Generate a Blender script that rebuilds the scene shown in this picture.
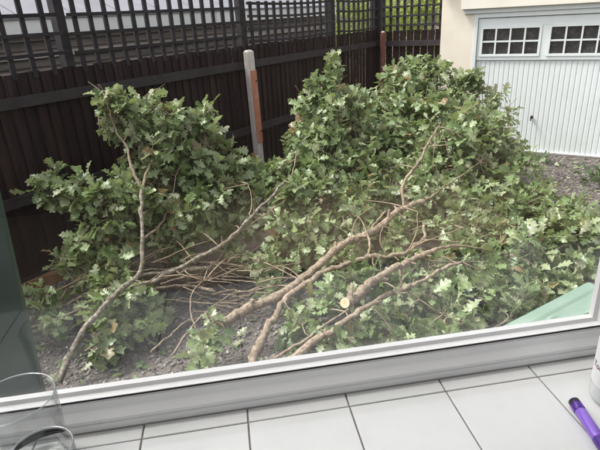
import bpy, bmesh, math, random
import numpy as np
from mathutils import Vector, Matrix

for o in list(bpy.data.objects):
    bpy.data.objects.remove(o, do_unlink=True)
S = bpy.context.scene
COL = S.collection
R = math.radians
random.seed(7)
rng = np.random.default_rng(11)

# ------------------------------------------------------------------ camera
CAM_H = 2.1
FOC = 500.0                      # focal length in pixels of a 600 px wide frame
dn = np.array([70., 1185., 500.]); dn /= np.linalg.norm(dn)       # world down in camera axes (x right, y down, z forward)
ay = np.array([0, 0, 1.]) - dn * dn[2]; ay /= np.linalg.norm(ay)
ax = np.cross(ay, -dn)
if ax[0] < 0: ax = -ax
B = np.array([ax, ay, -dn])      # rows: world x, y, z in camera axes
EYE = np.array([0, 0, CAM_H])
def ray(px, py): return B @ np.array([px - 300., py - 225., FOC])
def atz(px, py, z=0.0):
    r = ray(px, py); return EYE + r * ((z - CAM_H) / r[2])
def aty(px, py, y):
    r = ray(px, py); return EYE + r * (y / r[1])
def proj(P):
    v = (np.asarray(P, float) - EYE) @ B
    return 300 + FOC * v[..., 0] / v[..., 2], 225 + FOC * v[..., 1] / v[..., 2], v[..., 2]

cam_d = bpy.data.cameras.new('camera'); cam = bpy.data.objects.new('camera', cam_d); COL.objects.link(cam)
cam_d.sensor_width = 36; cam_d.lens = 30.0; cam_d.clip_start = 0.02; cam_d.clip_end = 500
cam_d.dof.use_dof = False
m = Matrix.Identity(4)
for i in range(3):
    m[i][0] = B[i][0]; m[i][1] = -B[i][1]; m[i][2] = -B[i][2]; m[i][3] = EYE[i]
cam.matrix_world = m
S.camera = cam

# ------------------------------------------------------------------ light
w = bpy.data.worlds.new('World'); S.world = w; w.use_nodes = True
nt = w.node_tree
sky = nt.nodes.new('ShaderNodeTexSky'); sky.sky_type = 'NISHITA'; sky.sun_disc = False
SUN_EL, SUN_AZ = R(56), R(278)          # azimuth: compass direction the light comes from (0 = +Y, clockwise)
sky.sun_elevation = SUN_EL; sky.sun_rotation = SUN_AZ
sky.air_density = 1.0; sky.dust_density = 4.0; sky.ozone_density = 1.0
hs = nt.nodes.new('ShaderNodeHueSaturation'); hs.inputs['Saturation'].default_value = 0.22    # cloud cover
nt.links.new(sky.outputs[0], hs.inputs['Color'])
bg = nt.nodes['Background']; bg.inputs[1].default_value = 0.12
nt.links.new(hs.outputs[0], bg.inputs[0])
sd = bpy.data.lights.new('sun', 'SUN'); sun = bpy.data.objects.new('sun', sd); COL.objects.link(sun)
sd.energy = 1.5; sd.angle = R(14); sd.color = (1, .97, .92)
to_sun = Vector((math.sin(SUN_AZ) * math.cos(SUN_EL), math.cos(SUN_AZ) * math.cos(SUN_EL), math.sin(SUN_EL)))
sun.rotation_euler = to_sun.to_track_quat('Z', 'Y').to_euler()
sun.location = (0, 0, 20)
vs = S.view_settings; vs.view_transform = 'Standard'; vs.look = 'None'; vs.gamma = 1; vs.use_curve_mapping = False
vs.exposure = 1.72
S.cycles.transparent_max_bounces = 12
S.cycles.max_bounces = 5; S.cycles.diffuse_bounces = 3; S.cycles.glossy_bounces = 2; S.cycles.transmission_bounces = 3

# ------------------------------------------------------------------ materials
def mat(name, col, rough=.6, spec=.5, col2=None, scale=8, detail=5, bump=0, bscale=None, col3=None, scale3=2, amt3=.5,
        stretch=None, space='Object', lo=.35, hi=.65):
    m = bpy.data.materials.new(name); m.use_nodes = True; t = m.node_tree; N = t.nodes; L = t.links
    p = N['Principled BSDF']; p.inputs['Roughness'].default_value = rough; p.inputs['Specular IOR Level'].default_value = spec
    p.inputs['Base Color'].default_value = (*col, 1)
    tc = N.new('ShaderNodeTexCoord'); src = tc.outputs[space]
    if space == 'World':
        pass
    if stretch:
        mp = N.new('ShaderNodeMapping'); mp.inputs['Scale'].default_value = stretch; L.new(src, mp.inputs[0]); src = mp.outputs[0]
    def noise(sc, dt=detail, lo=lo, hi=hi):
        n = N.new('ShaderNodeTexNoise'); n.inputs['Scale'].default_value = sc; n.inputs['Detail'].default_value = dt
        n.inputs['Roughness'].default_value = .65; L.new(src, n.inputs['Vector'])
        r = N.new('ShaderNodeMapRange'); r.inputs[1].default_value = lo; r.inputs[2].default_value = hi; L.new(n.outputs[0], r.inputs[0])
        return r.outputs[0], n.outputs[0]
    def mix(f, a, b):
        x = N.new('ShaderNodeMix'); x.data_type = 'RGBA'
        if f is not None: L.new(f, x.inputs[0])
        for k, v in ((6, a), (7, b)):
            if isinstance(v, tuple): x.inputs[k].default_value = (*v, 1)
            else: L.new(v, x.inputs[k])
        return x.outputs[2]
    c = col
    if col2:
        f, _ = noise(scale); c = mix(f, col, col2)
    if col3:
        f, _ = noise(scale3, lo=.5, hi=.75)
        mu = N.new('ShaderNodeMath'); mu.operation = 'MULTIPLY'; mu.inputs[1].default_value = amt3; L.new(f, mu.inputs[0])
        c = mix(mu.outputs[0], c, col3)
    if not isinstance(c, tuple): L.new(c, p.inputs['Base Color'])
    if bump:
        _, h = noise(bscale or scale * 3, 8)
        b = N.new('ShaderNodeBump'); b.inputs['Strength'].default_value = bump; b.inputs['Distance'].default_value = .01
        L.new(h, b.inputs['Height']); L.new(b.outputs[0], p.inputs['Normal'])
    return m

def vary(m, amt=.35):
    """per-piece brightness difference, as between one board and the next"""
    t = m.node_tree; N = t.nodes; L = t.links; p = N['Principled BSDF']
    oi = N.new('ShaderNodeObjectInfo'); r = N.new('ShaderNodeMapRange'); r.inputs[3].default_value = 1 - amt; r.inputs[4].default_value = 1 + amt
    L.new(oi.outputs['Random'], r.inputs[0])
    h = N.new('ShaderNodeHueSaturation'); L.new(r.outputs[0], h.inputs['Value'])
    i = p.inputs['Base Color']
    if i.is_linked: L.new(i.links[0].from_socket, h.inputs['Color'])
    else: h.inputs['Color'].default_value = i.default_value
    L.new(h.outputs[0], i)
    return m

def leaf_mat(name, cols, under, trans=.3, rough=.42, spec=.5, brown=False):
    m = bpy.data.materials.new(name); m.use_nodes = True; t = m.node_tree; N = t.nodes; L = t.links
    p = N['Principled BSDF']; out = N['Material Output']
    g = N.new('ShaderNodeNewGeometry'); oi = N.new('ShaderNodeObjectInfo')
    a = N.new('ShaderNodeMath'); a.operation = 'ADD'; L.new(g.outputs['Random Per Island'], a.inputs[0]); L.new(oi.outputs['Random'], a.inputs[1])
    fr = N.new('ShaderNodeMath'); fr.operation = 'FRACT'; L.new(a.outputs[0], fr.inputs[0])
    cr = N.new('ShaderNodeValToRGB'); e = cr.color_ramp.elements
    for k, c in enumerate(cols):
        pos = k / (len(cols) - 1)
        if k == 0: el = e[0]
        elif k == len(cols) - 1: el = e[-1]
        else: el = e.new(pos)
        el.position = pos * .972; el.color = (*c, 1)
    if brown:
        for pos, c in ((.978, (.26, .22, .10)), (.994, (.23, .155, .07))):
            el = e.new(pos); el.color = (*c, 1)
    L.new(fr.outputs[0], cr.inputs[0])
    n = N.new('ShaderNodeTexNoise'); n.inputs['Scale'].default_value = 55; n.inputs['Detail'].default_value = 4
    L.new(g.outputs['Position'], n.inputs['Vector'])
    r = N.new('ShaderNodeMapRange'); r.inputs[3].default_value = .7; r.inputs[4].default_value = 1.3; L.new(n.outputs[0], r.inputs[0])
    hsv = N.new('ShaderNodeHueSaturation'); L.new(cr.outputs[0], hsv.inputs['Color']); L.new(r.outputs[0], hsv.inputs['Value'])
    mx = N.new('ShaderNodeMix'); mx.data_type = 'RGBA'; L.new(g.outputs['Backfacing'], mx.inputs[0]); L.new(hsv.outputs[0], mx.inputs[6])
    mx.inputs[7].default_value = (*under, 1)
    L.new(mx.outputs[2], p.inputs['Base Color']); p.inputs['Roughness'].default_value = rough; p.inputs['Specular IOR Level'].default_value = spec
    b = N.new('ShaderNodeBump'); b.inputs['Strength'].default_value = .35; b.inputs['Distance'].default_value = .004
    L.new(n.outputs[0], b.inputs['Height']); L.new(b.outputs[0], p.inputs['Normal'])
    tr = N.new('ShaderNodeBsdfTranslucent')
    hy = N.new('ShaderNodeHueSaturation'); hy.inputs['Hue'].default_value = .48; hy.inputs['Saturation'].default_value = 1.15; hy.inputs['Value'].default_value = 1.5
    L.new(hsv.outputs[0], hy.inputs['Color']); L.new(hy.outputs[0], tr.inputs[0])
    ms = N.new('ShaderNodeMixShader'); ms.inputs[0].default_value = trans
    L.new(p.outputs[0], ms.inputs[1]); L.new(tr.outputs[0], ms.inputs[2]); L.new(ms.outputs[0], out.inputs[0])
    return m

def glass_mat(name, tint=(1, 1, 1), base=.035, dirt=0.0, dirt_col=(.5, .52, .5), rough=0.0, gain=1.0):
    m = bpy.data.materials.new(name); m.use_nodes = True; t = m.node_tree; N = t.nodes; L = t.links
    N.remove(N['Principled BSDF']); out = N['Material Output']
    lw = N.new('ShaderNodeLayerWeight'); lw.inputs[0].default_value = .5
    pw = N.new('ShaderNodeMath'); pw.operation = 'POWER'; pw.inputs[1].default_value = 5; L.new(lw.outputs['Facing'], pw.inputs[0])
    ma = N.new('ShaderNodeMath'); ma.operation = 'MULTIPLY_ADD'; ma.inputs[1].default_value = (1 - base) * gain; ma.inputs[2].default_value = base
    ma.use_clamp = True
    L.new(pw.outputs[0], ma.inputs[0])
    tr = N.new('ShaderNodeBsdfTransparent'); tr.inputs[0].default_value = (*tint, 1)
    gl = N.new('ShaderNodeBsdfGlossy'); gl.inputs['Roughness'].default_value = rough
    ms = N.new('ShaderNodeMixShader'); L.new(ma.outputs[0], ms.inputs[0]); L.new(tr.outputs[0], ms.inputs[1]); L.new(gl.outputs[0], ms.inputs[2])
    last = ms.outputs[0]
    if dirt:
        tc = N.new('ShaderNodeTexCoord'); n = N.new('ShaderNodeTexNoise'); n.inputs['Scale'].default_value = 9; n.inputs['Detail'].default_value = 9
        n.inputs['Roughness'].default_value = .7
        L.new(tc.outputs['Object'], n.inputs['Vector'])
        r = N.new('ShaderNodeMapRange'); r.inputs[1].default_value = .35; r.inputs[2].default_value = .75; r.inputs[3].default_value = dirt * .3; r.inputs[4].default_value = dirt * 1.6
        L.new(n.outputs[0], r.inputs[0])
        df = N.new('ShaderNodeBsdfDiffuse'); df.inputs[0].default_value = (*dirt_col, 1)
        m2 = N.new('ShaderNodeMixShader'); L.new(r.outputs[0], m2.inputs[0]); L.new(last, m2.inputs[1]); L.new(df.outputs[0], m2.inputs[2])
        last = m2.outputs[0]
    L.new(last, out.inputs[0])
    return m

M = dict(
    gravel=mat('gravel_ground', (.075, .062, .052), .9, .2, (.17, .15, .135), 38, 8, bump=1, bscale=60, col3=(.05, .055, .035), scale3=1.6, amt3=.6),
    chip=None,
    fence=vary(mat('fence_stain', (.013, .009, .0095), .8, .2, (.032, .017, .017), 5, 8, bump=.5, bscale=30, stretch=(8, 8, .6), col3=(.055, .028, .026), scale3=2, amt3=.6), .28),
    fence_top=vary(mat('trellis_stain', (.012, .011, .014), .75, .3, (.03, .026, .03), 9, 6, bump=.3), .25),
    rail=mat('rail_stain', (.022, .018, .02), .75, .3, (.045, .036, .038), 6, 6, bump=.3),
    thresh=mat('dark_threshold', (.07, .062, .056), .9, .2, (.12, .105, .095), 20, 6, bump=.5),
    concrete=mat('concrete', (.62, .56, .52), .85, .3, (.48, .42, .39), 14, 7, bump=.4),
    red=mat('red_batten', (.50, .19, .10), .75, .3, (.38, .16, .10), 12, 7, bump=.3, col3=(.45, .36, .31), scale3=7, amt3=.6),
    rust=mat('brown_post', (.17, .06, .04), .75, .3, (.11, .045, .035), 10, 7, bump=.4, col3=(.33, .24, .18), scale3=3, amt3=.5),
    render=mat('cream_render', (.74, .68, .57), .85, .3, (.70, .63, .52), 3, 6, bump=.25, bscale=60),
    fascia=mat('cream_fascia', (.74, .71, .62), .6, .4, (.70, .66, .57), 4, 6),
    door=mat('white_door', (.68, .72, .71), .5, .4, (.655, .70, .685), 3, 6, col3=(.52, .54, .49), scale3=2.6, amt3=.35),
    pane=mat('dark_pane', (.022, .024, .026), .22, .25, (.045, .046, .048), 9, 6, col3=(.2, .2, .2), scale3=14, amt3=.4),
    black=mat('black_plastic', (.015, .015, .015), .4, .5),
    tile=mat('white_glaze', (.66, .665, .655), .10, .5, (.62, .63, .62), 5, 6, bump=.05, bscale=7, col3=(.52, .51, .48), scale3=9, amt3=.25),
    grout=mat('grout', (.26, .23, .20), .9, .2, (.17, .15, .13), 60, 6),
    upvc=mat('white_upvc', (.82, .82, .81), .3, .5, (.77, .77, .76), 6, 7, col3=(.62, .61, .57), scale3=11, amt3=.25),
    gasket=mat('rubber_gasket', (.015, .008, .010), .6, .3),
    wall=mat('room_paint', (.72, .70, .66), .8, .3, (.70, .68, .64), 2, 4),
    dark_wall=mat('dark_room_wall', (.10, .075, .055), .7, .3, (.07, .05, .035), 3, 5),  # unseen room walls, toned dark to weaken reflections in the pane
    floor=mat('room_floor', (.35, .28, .21), .5, .4, (.28, .22, .16), 4, 5),
    ext=mat('house_render', (.55, .50, .44), .9, .2, (.48, .43, .38), 4, 6),
    shed_roof=vary(mat('pale_sheet', (.22, .22, .24), .7, .3, (.18, .18, .20), 5, 6, col3=(.14, .145, .14), scale3=1.3, amt3=.5), .06),
    shed_band=mat('pale_fascia', (.88, .89, .84), .6, .4, (.83, .85, .79), 3, 6, col3=(.60, .62, .55), scale3=1.3, amt3=.4),
    shed_wall=vary(mat('weathered_boards', (.17, .155, .135), .8, .3, (.34, .30, .26), 3, 8, bump=.3, stretch=(.6, .6, 7), col3=(.30, .22, .16), scale3=.8, amt3=.7), .55),
    bin=mat('green_lid', (.150, .222, .172), .55, .35, (.13, .20, .155), 5, 7, col3=(.20, .25, .215), scale3=4, amt3=.5),
    screen=vary(mat('dark_green_paint', (.010, .032, .026), .35, .5, (.014, .04, .034), 4, 6, bump=.1), .15),
    sleeper=mat('sleeper_wood', (.26, .145, .075), .85, .2, (.16, .085, .05), 7, 7, bump=.6, col3=(.34, .25, .17), scale3=5, amt3=.6),
    bark=mat('oak_bark', (.205, .155, .110), .9, .2, (.43, .345, .255), 42, 10, bump=1.6, bscale=75, col3=(.10, .085, .06), scale3=7, amt3=.85, lo=.38, hi=.58),
    lichen=mat('lichen_bark', (.17, .145, .105), .9, .2, (.38, .35, .29), 34, 9, bump=1.4, bscale=70, col3=(.10, .085, .06), scale3=7, amt3=.7, lo=.45, hi=.6),
    twig=mat('twig_bark', (.125, .095, .068), .85, .25, (.33, .26, .18), 12, 7, bump=.8, bscale=60, lo=.3, hi=.7),
    cut=mat('sawn_wood', (.70, .56, .38), .8, .2, (.58, .44, .27), 25, 6, bump=.3),
    pen=None, pencap=mat('pen_cap', (.012, .010, .03), .35, .5),
    band=mat('purple_band', (.055, .012, .19), .3, .5),
    bottle=None,
    ink=mat('red_brown_print', (.16, .03, .04), .6, .3),
    paper=mat('white_label', (.74, .74, .74), .5, .4),
    dark=mat('dark_reflection', (.012, .012, .014), .25, .5),
    glass=glass_mat('window_glass', base=.062, dirt=.010),
    tumbler=glass_mat('tumbler_glass', tint=(.985, .99, .99), base=.035, gain=.9),
)
M['chip'] = mat('slate_chip', (.085, .077, .072), .85, .25, (.21, .19, .175), 9, 6, col3=(.05, .045, .045), scale3=5, amt3=.6)
M['leaf'] = leaf_mat('oak_leaf', [(.078, .118, .040), (.115, .174, .058), (.160, .226, .085), (.210, .276, .120), (.300, .345, .200), (.132, .197, .070)], (.335, .365, .225), .30, .40, .6, True)
M['hedge'] = leaf_mat('hedge_leaf', [(.16, .24, .05), (.26, .34, .08), (.34, .40, .12), (.20, .28, .06)], (.30, .36, .14), .4, .5)
M['weed'] = leaf_mat('weed_leaf', [(.04, .08, .03), (.07, .12, .045), (.10, .16, .07)], (.12, .18, .08), .25, .5)
pm = bpy.data.materials.new('purple_plastic'); pm.use_nodes = True; M['pen'] = pm
p = pm.node_tree.nodes['Principled BSDF']; p.inputs['Base Color'].default_value = (.21, .095, .52, 1); p.inputs['Roughness'].default_value = .18
p.inputs['Coat Weight'].default_value = .4; p.inputs['Subsurface Weight'].default_value = .0
bm_ = bpy.data.materials.new('frosted_plastic'); bm_.use_nodes = True; M['bottle'] = bm_
p = bm_.node_tree.nodes['Principled BSDF']; p.inputs['Base Color'].default_value = (.80, .82, .82, 1); p.inputs['Roughness'].default_value = .22
N_ = bm_.node_tree.nodes; L_ = bm_.node_tree.links
tp = N_.new('ShaderNodeBsdfTransparent'); mm = N_.new('ShaderNodeMixShader'); mm.inputs[0].default_value = .35
L_.new(N_['Principled BSDF'].outputs[0], mm.inputs[1]); L_.new(tp.outputs[0], mm.inputs[2]); L_.new(mm.outputs[0], N_['Material Output'].inputs[0])

def rings(m):
    t = m.node_tree; N = t.nodes; L = t.links; p = N['Principled BSDF']
    tc = N.new('ShaderNodeTexCoord'); sb = N.new('ShaderNodeVectorMath'); sb.operation = 'SUBTRACT'; sb.inputs[1].default_value = (.45, .5, .55); L.new(tc.outputs['Generated'], sb.inputs[0])
    ln = N.new('ShaderNodeVectorMath'); ln.operation = 'LENGTH'; L.new(sb.outputs[0], ln.inputs[0])
    cr = N.new('ShaderNodeValToRGB'); e = cr.color_ramp.elements; e[0].color = (.30, .19, .10, 1); e[1].position = 1.0; e[1].color = (.16, .10, .06, 1)
    for pos, c in ((.10, (.46, .33, .20)), (.2, (.54, .42, .27)), (.3, (.46, .34, .21)), (.42, (.58, .46, .31)), (.5, (.50, .38, .25)), (.62, (.60, .48, .33)), (.74, (.54, .42, .27)), (.82, (.22, .14, .08))):
        q = e.new(pos); q.color = (*c, 1)
    L.new(ln.outputs['Value'], cr.inputs[0]); L.new(cr.outputs[0], p.inputs['Base Color'])
rings(M['cut'])

# ------------------------------------------------------------------ mesh helpers
class MB:
    def __init__(s): s.v = []; s.f = []
    def add(s, v, f):
        o = len(s.v); s.v += [tuple(map(float, q)) for q in v]; s.f += [tuple(i + o for i in q) for q in f]; return s
    def box(s, x0, x1, y0, y1, z0, z1, T=None):
        v = [(x, y, z) for z in (z0, z1) for y in (y0, y1) for x in (x0, x1)]
        if T: v = [T(*q) for q in v]
        return s.add(v, [(0, 2, 3, 1), (4, 5, 7, 6), (0, 1, 5, 4), (2, 6, 7, 3), (0, 4, 6, 2), (1, 3, 7, 5)])
    def tube(s, pts, rad, sides=8, cap=True):
        P = [Vector(q) for q in pts]; n = len(P)
        t0 = (P[1] - P[0]).normalized(); up = Vector((0, 0, 1)) if abs(t0.z) < .9 else Vector((1, 0, 0))
        a = t0.cross(up).normalized(); v = []; f = []
        for i in range(n):
            t = (P[min(i + 1, n - 1)] - P[max(i - 1, 0)]).normalized()
            a = (a - t * a.dot(t)).normalized(); b = t.cross(a); r = rad[i]
            for k in range(sides):
                g = 2 * math.pi * k / sides; v.append(P[i] + (a * math.cos(g) + b * math.sin(g)) * r)
        for i in range(n - 1):
            for k in range(sides):
                k2 = (k + 1) % sides; f.append((i * sides + k, i * sides + k2, (i + 1) * sides + k2, (i + 1) * sides + k))
        if cap: f.append(tuple(range(sides))[::-1]); f.append(tuple((n - 1) * sides + k for k in range(sides)))
        return s.add(v, f)
    def lathe(s, prof, c=(0, 0, 0), seg=40):
        v = []; f = []; n = len(prof)
        for k in range(seg):
            g = 2 * math.pi * k / seg
            for r, z in prof: v.append((c[0] + r * math.cos(g), c[1] + r * math.sin(g), c[2] + z))
        for k in range(seg):
            k2 = (k + 1) % seg
            for i in range(n - 1): f.append((k * n + i, k2 * n + i, k2 * n + i + 1, k * n + i + 1))
        return s.add(v, f)
    def build(s, name, m, parent=None, smooth=False, bevel=0, loc=None):
        me = bpy.data.meshes.new(name)
        off = np.array(parent.location) if parent else np.zeros(3)
        if parent and parent.parent: off = off + np.array(parent.parent.location)
        V = s.v
        if parent is not None: V = [tuple(np.array(q) - off) for q in s.v]
        if loc is not None: V = [tuple(np.array(q) - np.array(loc)) for q in s.v]
        me.from_pydata(V, [], s.f); me.update()
        b = bmesh.new(); b.from_mesh(me); bmesh.ops.recalc_face_normals(b, faces=b.faces); b.to_mesh(me); b.free()
        if smooth:
            for q in me.polygons: q.use_smooth = True
        me.materials.append(m)
        o = bpy.data.objects.new(name, me); COL.objects.link(o)
        if parent is not None: o.parent = parent
        if loc is not None: o.location = loc
        if bevel:
            k = o.modifiers.new('bevel', 'BEVEL'); k.width = bevel; k.segments = 2; k.limit_method = 'ANGLE'
        return o
def tag(o, label=None, cat=None, group=None, kind=None):
    if label: o['label'] = label
    if cat: o['category'] = cat
    if group: o['group'] = group
    if kind: o['kind'] = kind
    return o
def empty(name, loc=(0, 0, 0), **k):
    o = bpy.data.objects.new(name, None); COL.objects.link(o); o.location = loc; o.empty_display_size = .1
    return tag(o, **k)
def child_copy(o, parent, M4):
    c = o.copy(); COL.objects.link(c); c.parent = parent; c.matrix_basis = M4; return c
def frame(o, d, n):
    o = Vector(o); d = Vector(d); n = Vector(n)
    return lambda s, b, z: o + d * s + n * b + Vector((0, 0, z))

# ------------------------------------------------------------------ ground
g = MB(); g.add([(-60, -60, 0), (60, -60, 0), (60, 60, 0), (-60, 60, 0)], [(0, 1, 2, 3)])
tag(g.build('ground', M['gravel']), kind='structure')

# ------------------------------------------------------------------ room and window
u_ = np.array([.9914, .1311, 0]); n_ = np.array([-.1311, .9914, 0])
SILL = 1.573
W = frame((0, 0, 0), u_, n_)            # (along window, out through the glass, up)
U0, U1, Z0, Z1 = -1.35, .597, SILL, SILL + 1.32
D0 = .58
def struct(name, mb, m): return tag(mb.build(name, m), kind='structure')
q = MB()
q.box(-2.6, U0, D0 + .001, D0 + .064, 0, 3.3, W); q.box(U1, 2.0, D0 + .001, D0 + .064, 0, 3.3, W)
q.box(U0, U1, D0 + .001, D0 + .064, 0, Z0, W); q.box(U0, U1, D0 + .001, D0 + .064, Z1, 3.3, W)
struct('wall_front', q, M['ext'])
q = MB(); q.box(-2.6, 2.0, -3.2, D0 - .002, .45, .6, W); struct('floor', q, M['floor'])
# ceiling with an unseen opening added further back to brighten sill and frame
q = MB(); q.box(-2.6, 2.0, -3.2, -2.4, 3.0, 3.3, W); q.box(-2.6, -1.8, -2.4, -.5, 3.0, 3.3, W); q.box(1.5, 2.0, -2.4, -.5, 3.0, 3.3, W); q.box(-2.6, 2.0, -.5, D0 - .002, 3.0, 3.3, W)
struct('ceiling', q, M['wall'])
q = MB(); q.box(-2.75, -2.602, -3.2, D0 + .064, 0, 3.3, W); struct('wall_left', q, M['dark_wall'])
# right-hand wall with the other window of the bay in it
q = MB(); q.box(2.002, 2.15, -3.2, -1.2, 0, 3.3, W); q.box(2.002, 2.15, .35, D0 + .064, 0, 3.3, W); q.box(2.002, 2.15, -1.2, .35, 0, 1.5, W); q.box(2.002, 2.15, -1.2, .35, 2.9, 3.3, W)
struct('wall_right', q, M['dark_wall'])
q = MB(); q.box(-2.75, 2.15, -3.35, -3.202, 0, 3.3, W)
struct('wall_back', q, M['dark_wall'])

def mitred(prof, u0, u1, z0, z1):
    mb = MB(); v = []; n = len(prof)
    for (b, o) in prof:
        v += [W(u0 + o, b, z0 + o), W(u1 - o, b, z0 + o), W(u1 - o, b, z1 - o), W(u0 + o, b, z1 - o)]
    f = []
    for i in range(n):
        j = (i + 1) % n
        for k in range(4):
            k2 = (k + 1) % 4; f.append((i * 4 + k, i * 4 + k2, j * 4 + k2, j * 4 + k))
    return mb.add(v, f)
win = empty('window', tuple(W((U0 + U1) / 2, D0 + .04, Z0)), label='white plastic framed window pane above the white tiled sill', cat='window')
mitred([(D0, .001), (D0, .0115), (D0 + .0025, .0125), (D0 + .0025, .0140), (D0 - .001, .0150), (D0 - .003, .022), (D0 + .004, .034), (D0 + .006, .0445), (D0 + .009, .0465), (D0 + .034, .0465), (D0 + .06, .018), (D0 + .06, .001)],
       U0, U1, Z0, Z1).build('frame', M['upvc'], win)
mitred([(D0 + .0085, .0466), (D0 + .0085, .0500), (D0 + .030, .0500), (D0 + .030, .0466)], U0, U1, Z0, Z1).build('gasket', M['gasket'], win)
sash = mitred([(D0 + .0075, .0502), (D0 + .0075, .0513), (D0 + .0175, .0523), (D0 + .0190, .0585), (D0 + .0265, .0600), (D0 + .0270, .0598), (D0 + .0350, .0502)], U0, U1, Z0, Z1).build('sash', M['upvc'], win)
mb = MB(); mb.box(U0 + .052, U1 - .052, D0 + .0272, D0 + .0305, Z0 + .052, Z1 - .052, W); mb.build('glass_pane', M['glass'], win)

sill = empty('window_sill', tuple(W(0, D0 - .15, SILL)), label='window sill of white glazed square tiles with dark grout joints', cat='window sill')
mb = MB(); mb.box(-1.6, 1.0, D0 - .36, D0 - .0005, SILL - .16, SILL - .0022, W); mb.build('grout_bed', M['grout'], sill)
TW = .1470
rows = [(D0 - .0265, D0 - .001), (D0 - .0265 - TW, D0 - .0265 - .0022), (D0 - .0265 - 2 * TW, D0 - .0265 - TW - .0022)]
ub = .0565 + .0763                      # a joint, measured along the window
ub = float((atz(345, 393, SILL) @ u_))
for j, (b0, b1) in enumerate(rows):
    for i in range(-9, 5):
        a = ub + i * TW
        mb = MB(); mb.box(a + .0011, a + TW - .0011, b0, b1, SILL - .008, SILL + random.uniform(-.0002, .0002), W)
        mb.build('tile', M['tile'], sill, bevel=.0012)

# ------------------------------------------------------------------ fence with trellis
fo = atz(45, 282); fr_ = ray(693, -1); fd = np.array([fr_[0], fr_[1], 0]); fd /= np.linalg.norm(fd)
fn = np.array([-fd[1], fd[0], 0])       # away from the garden
F = frame(fo, fd, fn)
def box_obj(name, m, parent, T, s0, s1, b0, b1, z0, z1, bevel=0):
    return MB().box(s0, s1, b0, b1, z0, z1, T).build(name, m, parent, bevel=bevel)
def feather(T, s0, s1, b, z0, z1, lean=0):
    v = [(s0, b - .024), (s1, b - .007), (s1, b - .002), (s0, b - .013)]
    V = [T(s, q, z0) for s, q in v] + [T(s + lean, q, z1) for s, q in v]
    return MB().add(V, [(0, 3, 2, 1), (4, 5, 6, 7), (0, 1, 5, 4), (1, 2, 6, 5), (2, 3, 7, 6), (3, 0, 4, 7)])
def fence(T, s_start, s_end, posts, label, loc, zrails, trellis, gap=-.016, bw=.1, ztop=1.79):
    f = empty('fence', loc, label=label, cat='fence')
    for s in posts: box_obj('post', M['fence_top'], f, T, s - .04, s + .04, -.02, .07, 0, trellis[0][2] + .03)
    s = s_start
    while s < s_end - .03:
        e = min(s + bw, s_end)
        feather(T, s + max(gap, 0) / 2, e - gap / 2 + random.uniform(-.002, .001), random.uniform(-.022, -.019), .10, ztop + random.uniform(-.008, .006), random.uniform(-.004, .004)).build('board', M['fence'], f)
        s += bw
    for z in zrails:
        box_obj('rail', M['rail'], f, T, s_start, s_end, -.092, -.046, z - .042, z + .042)
    box_obj('gravel_board', M['rail'], f, T, s_start, s_end, -.06, -.02, 0, .13)
    for (a, b, ztop_, rails, step) in trellis:
        t = empty('trellis', (0, 0, 0)); t.parent = f
        k = a + step / 2
        while k < b - .01:
            w = random.uniform(.019, .023); l = random.uniform(-.006, .006)
            mb = MB(); V = [T(k - w, -.045, 1.74), T(k + w, -.045, 1.74), T(k + w, -.024, 1.74), T(k - w, -.024, 1.74)]
            V += [T(k - w + l, -.045, ztop_), T(k + w + l, -.045, ztop_), T(k + w + l, -.024, ztop_), T(k - w + l, -.024, ztop_)]
            mb.add(V, [(0, 3, 2, 1), (4, 5, 6, 7), (0, 1, 5, 4), (1, 2, 6, 5), (2, 3, 7, 6), (3, 0, 4, 7)])
            mb.build('slat', M['fence_top'], t); k += step
        for z in rails:
            sag = -.02 if a > 2 else 0
            n = 6; pts = [(a + (b - a) * i / n, z + sag * math.sin(math.pi * i / n)) for i in range(n + 1)]
            mb = MB()
            for (p0, p1) in zip(pts, pts[1:]):
                V = [T(p0[0], -.066, p0[1] - .014), T(p1[0], -.066, p1[1] - .014), T(p1[0], -.0455, p1[1] - .014), T(p0[0], -.0455, p0[1] - .014)]
                V += [T(p0[0], -.066, p0[1] + .014), T(p1[0], -.066, p1[1] + .014), T(p1[0], -.0455, p1[1] + .014), T(p0[0], -.0455, p0[1] + .014)]
                mb.add(V, [(0, 3, 2, 1), (4, 5, 6, 7), (0, 1, 5, 4), (2, 3, 7, 6)] + ([(3, 0, 4, 7)] if p0 == pts[0] else []) + ([(1, 2, 6, 5)] if p1 == pts[-1] else []))
            mb.build('slat', M['fence_top'], t)
    return f
FE = 6.34
fence(F, -2.6, FE, [-1.5, .70, 2.98, 4.97, FE - .04], 'long dark brown board fence with trellis top behind the cut branches', tuple(F(2, 0, 0)),
      (1.575, .80), [(-1.4, .66, 2.38, (1.91, 2.06, 2.205, 2.35), .168), (.74, 2.94, 2.38, (1.90, 2.05, 2.20, 2.35), .150),
                     (3.02, 4.93, 2.27, (1.83, 1.97, 2.11, 2.25), .150), (5.01, FE - .08, 2.27, (1.83, 1.97, 2.11, 2.25), .150)])
# far fence closing the corner up to the garage
co = np.array(F(FE, -.05, 0)); ca = R(121); cd = np.array([math.sin(ca), math.cos(ca), 0]); cn = np.array([-cd[1], cd[0], 0])
T2 = frame(co, cd, cn)
fence(T2, .03, 1.62, [.0, 1.66], 'short dark fence with wide board gaps between corner post and garage', tuple(T2(.6, 0, 0)), (1.56, .8),
      [(.05, 1.62, 2.30, (1.84, 1.98, 2.12, 2.27), .118)], gap=.014, bw=.118, ztop=1.76)

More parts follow.
